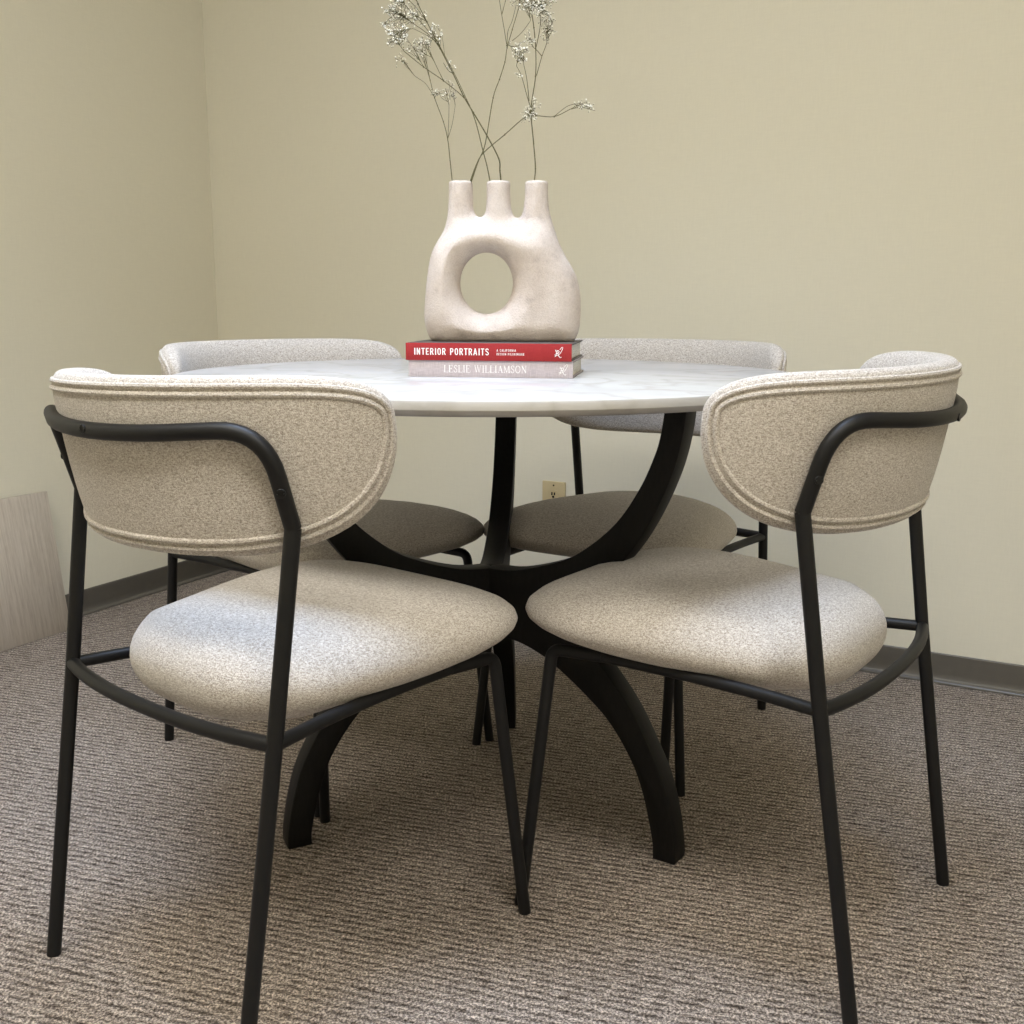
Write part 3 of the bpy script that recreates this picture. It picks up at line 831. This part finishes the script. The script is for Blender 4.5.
# middle neck: thick one leaning left
stem_thing('thickest dried stem from the middle neck leaning left into the large cluster',
    [(515, 778, .002), (510, 730, .002), (505, 680, .002), (455, 585, 0), (400, 495, -.004), (362, 432, -.006), (318, 340, -.008), (268, 245, -.01), (215, 140, -.01), (180, 70, -.01), (150, -10, -.01)], .0014, .0007,
    [[(268, 245, -.01), (225, 190, -.004), (150, 135, 0), (90, 95, .004)], [(268, 235, -.01), (210, 165, -.014), (130, 80, -.018)], [(215, 140, -.01), (170, 80, -.004), (120, 30, 0)], [(318, 340, -.008), (300, 330, -.008), (280, 300, -.01)]],
    [((150, 135, 0), (90, 90, .004), (56, 34, 60), 34), ((130, 80, -.018), (110, 40, -.018), (56, 34, 56), 30), ((180, 70, -.01), (140, 0, -.01), (52, 34, 50), 26), ((215, 140, -.01), (165, 115, -.01), (50, 34, 44), 18),
     ((268, 245, -.01), (262, 195, -.01), (26, 16, 16), 5), ((318, 340, -.008), (300, 312, -.008), (24, 12, 16), 3), ((90, 95, .004), (38, 140, .004), (24, 14, 16), 6)])
# middle neck: the one that starts left and crosses
stem_thing('dried stem from the left rim of the middle neck crossing to the left',
    [(470, 780, -.004), (456, 710, -.006), (441, 655, -.008), (412, 540, -.01), (385, 470, -.012), (362, 438, -.012), (280, 372, -.012), (200, 318, -.012), (120, 255, -.012)], .0011, .0006,
    [[(385, 470, -.012), (340, 375, -.014), (290, 280, -.016), (245, 215, -.016), (160, 170, -.016)], [(280, 372, -.012), (245, 300, -.012), (220, 240, -.01)]],
    [((160, 170, -.016), (95, 190, -.016), (50, 30, 44), 30), ((120, 255, -.012), (85, 205, -.012), (38, 24, 34), 14), ((245, 300, -.012), (205, 225, -.01), (44, 26, 34), 14), ((200, 318, -.012), (160, 240, -.012), (50, 24, 30), 12), ((290, 280, -.016), (240, 190, -.016), (34, 20, 34), 8)])
# right neck
stem_thing('dried stem standing upright from the right neck with a dense top cluster',
    [(652, 780, 0), (658, 722, 0), (650, 620, 0), (640, 520, .002), (640, 458, .002), (656, 345, .004), (656, 235, .006), (648, 150, .008), (638, 80, .008), (634, -20, .01)], .0012, .0007,
    [[(636, 470, .002), (622, 430, -.002), (598, 350, -.006), (577, 310, -.008)], [(630, 445, .002), (620, 360, -.002), (606, 300, -.006)], [(660, 342, .004), (682, 262, .01), (702, 205, .012), (712, 140, .012)],
     [(656, 235, .006), (672, 160, 0), (676, 90, -.004)], [(682, 262, .01), (660, 240, .006), (640, 225, .004)]],
    [((577, 310, -.008), (590, 255, -.008), (32, 16, 40), 12), ((606, 300, -.006), (606, 275, -.006), (22, 14, 26), 8), ((640, 500, .002), (640, 480, .002), (36, 18, 36), 14),
     ((702, 205, .012), (700, 150, .012), (34, 24, 56), 28), ((676, 90, -.004), (690, 70, -.004), (42, 30, 56), 36), ((638, 80, .008), (655, 50, .008), (44, 34, 48), 28), ((648, 230, .006), (630, 195, .004), (20, 14, 26), 9), ((634, -20, .01), (640, -60, .01), (60, 40, 60), 18),
     ((598, 350, -.006), (582, 345, -.008), (16, 8, 12), 2)])

# ------------------------------------------------------------------ wall outlet
OW = 1.1971 + .0358
oc = A + t * OW - nb * 0.0
out = thing('wall_outlet', 'ivory wall outlet low on the back wall behind the chairs', 'outlet', (oc[0], oc[1], .3430), RW)
mb = MB(); mb.box((0, -.0030, 0), (.0715, .006, .116)); pl = mb.build('cover_plate', IVORY, out, smooth=False); bevel(pl, .0022, 3)
for s in (1, -1):
    mb = MB(); zc = s * .0195
    ring = [(.0172 * math.cos(2 * PI * k / 40), max(-.0140, min(.0140, .0172 * math.sin(2 * PI * k / 40)))) for k in range(40)]
    n = len(ring); v = [(x, -.0058, zc + z) for x, z in ring] + [(x, -.0078, zc + z) for x, z in ring]
    mb.add(v, [tuple(range(n))[::-1], tuple(range(n, 2 * n))] + [(i, (i + 1) % n, n + (i + 1) % n, n + i) for i in range(n)])
    sk = mb.build('receptacle', IVORY, out)
    mb = MB(); mb.box((-.0040, -.0078, zc + .004), (.0040, .0012, .0085)); mb.box((.0040, -.0078, zc + .004), (.0040, .0012, .0080)); mb.tube([(0, -.0073, zc - .0045), (0, -.0085, zc - .0045)], .0034, 12)
    mb.build('slots', DARK, sk, smooth=False)
mb = MB(); mb.tube([(0, -.0055, .0470), (0, -.0068, .0470)], .0024, 12); mb.build('screw', DARK, out)

# ------------------------------------------------------------------ leaning panel
# foot 8.7 cm out from the left wall, top edge against it
u = np.array([-tl[0], -tl[1]])                        # along the left wall towards the corner
inn = -nl
Lp, Tp, Hp = .62, .028, .392
f1 = A + tl * .742 + inn * .0960; t1 = A + tl * .742 + inn * .0305   # right front edge: bottom, top
lean = math.atan2(.053, Hp)
slant = .386
mb = MB(); mb.box((-Lp / 2, Tp / 2, slant / 2), (Lp, Tp, slant))
pan = mb.build('leaning_panel', GRAIN, smooth=False); bevel(pan, .0008, 1)
ux, inx = Vector((u[0], u[1], 0)), Vector((inn[0], inn[1], 0))
upv = (Vector((0, 0, 1)) * math.cos(lean) - inx * math.sin(lean)).normalized(); yv = upv.cross(ux).normalized()
M = Matrix((ux, yv, upv)).transposed().to_4x4()
pan.matrix_world = Matrix.Translation(Vector((f1[0], f1[1], Tp * math.sin(lean) * 0 + .0005))) @ M
tag(pan, 'pale woodgrain laminate panel leaning against the left wall on the carpet', 'panel')

# ------------------------------------------------------------------ camera and view
cam = bpy.data.cameras.new('camera'); co = bpy.data.objects.new('camera', cam); COL.objects.link(co)
cam.sensor_fit = 'HORIZONTAL'; cam.sensor_width = 36; cam.lens = 36 * 1071.43 / 1024
co.location = (0, 0, .8862)
co.rotation_euler = (Matrix.Rotation(math.radians(90 - 11.0016), 3, 'X') @ Matrix.Rotation(math.radians(0.1835), 3, 'Z')).to_euler()
cam.clip_start = .02
scene.camera = co
w = bpy.data.worlds.new('world'); scene.world = w; w.use_nodes = True
w.node_tree.nodes['Background'].inputs[0].default_value = (.5, .5, .5, 1); w.node_tree.nodes['Background'].inputs[1].default_value = 0.0
vs = scene.view_settings; vs.view_transform = 'Standard'; vs.look = 'None'; vs.gamma = 1; vs.use_curve_mapping = False; vs.exposure = 0.0
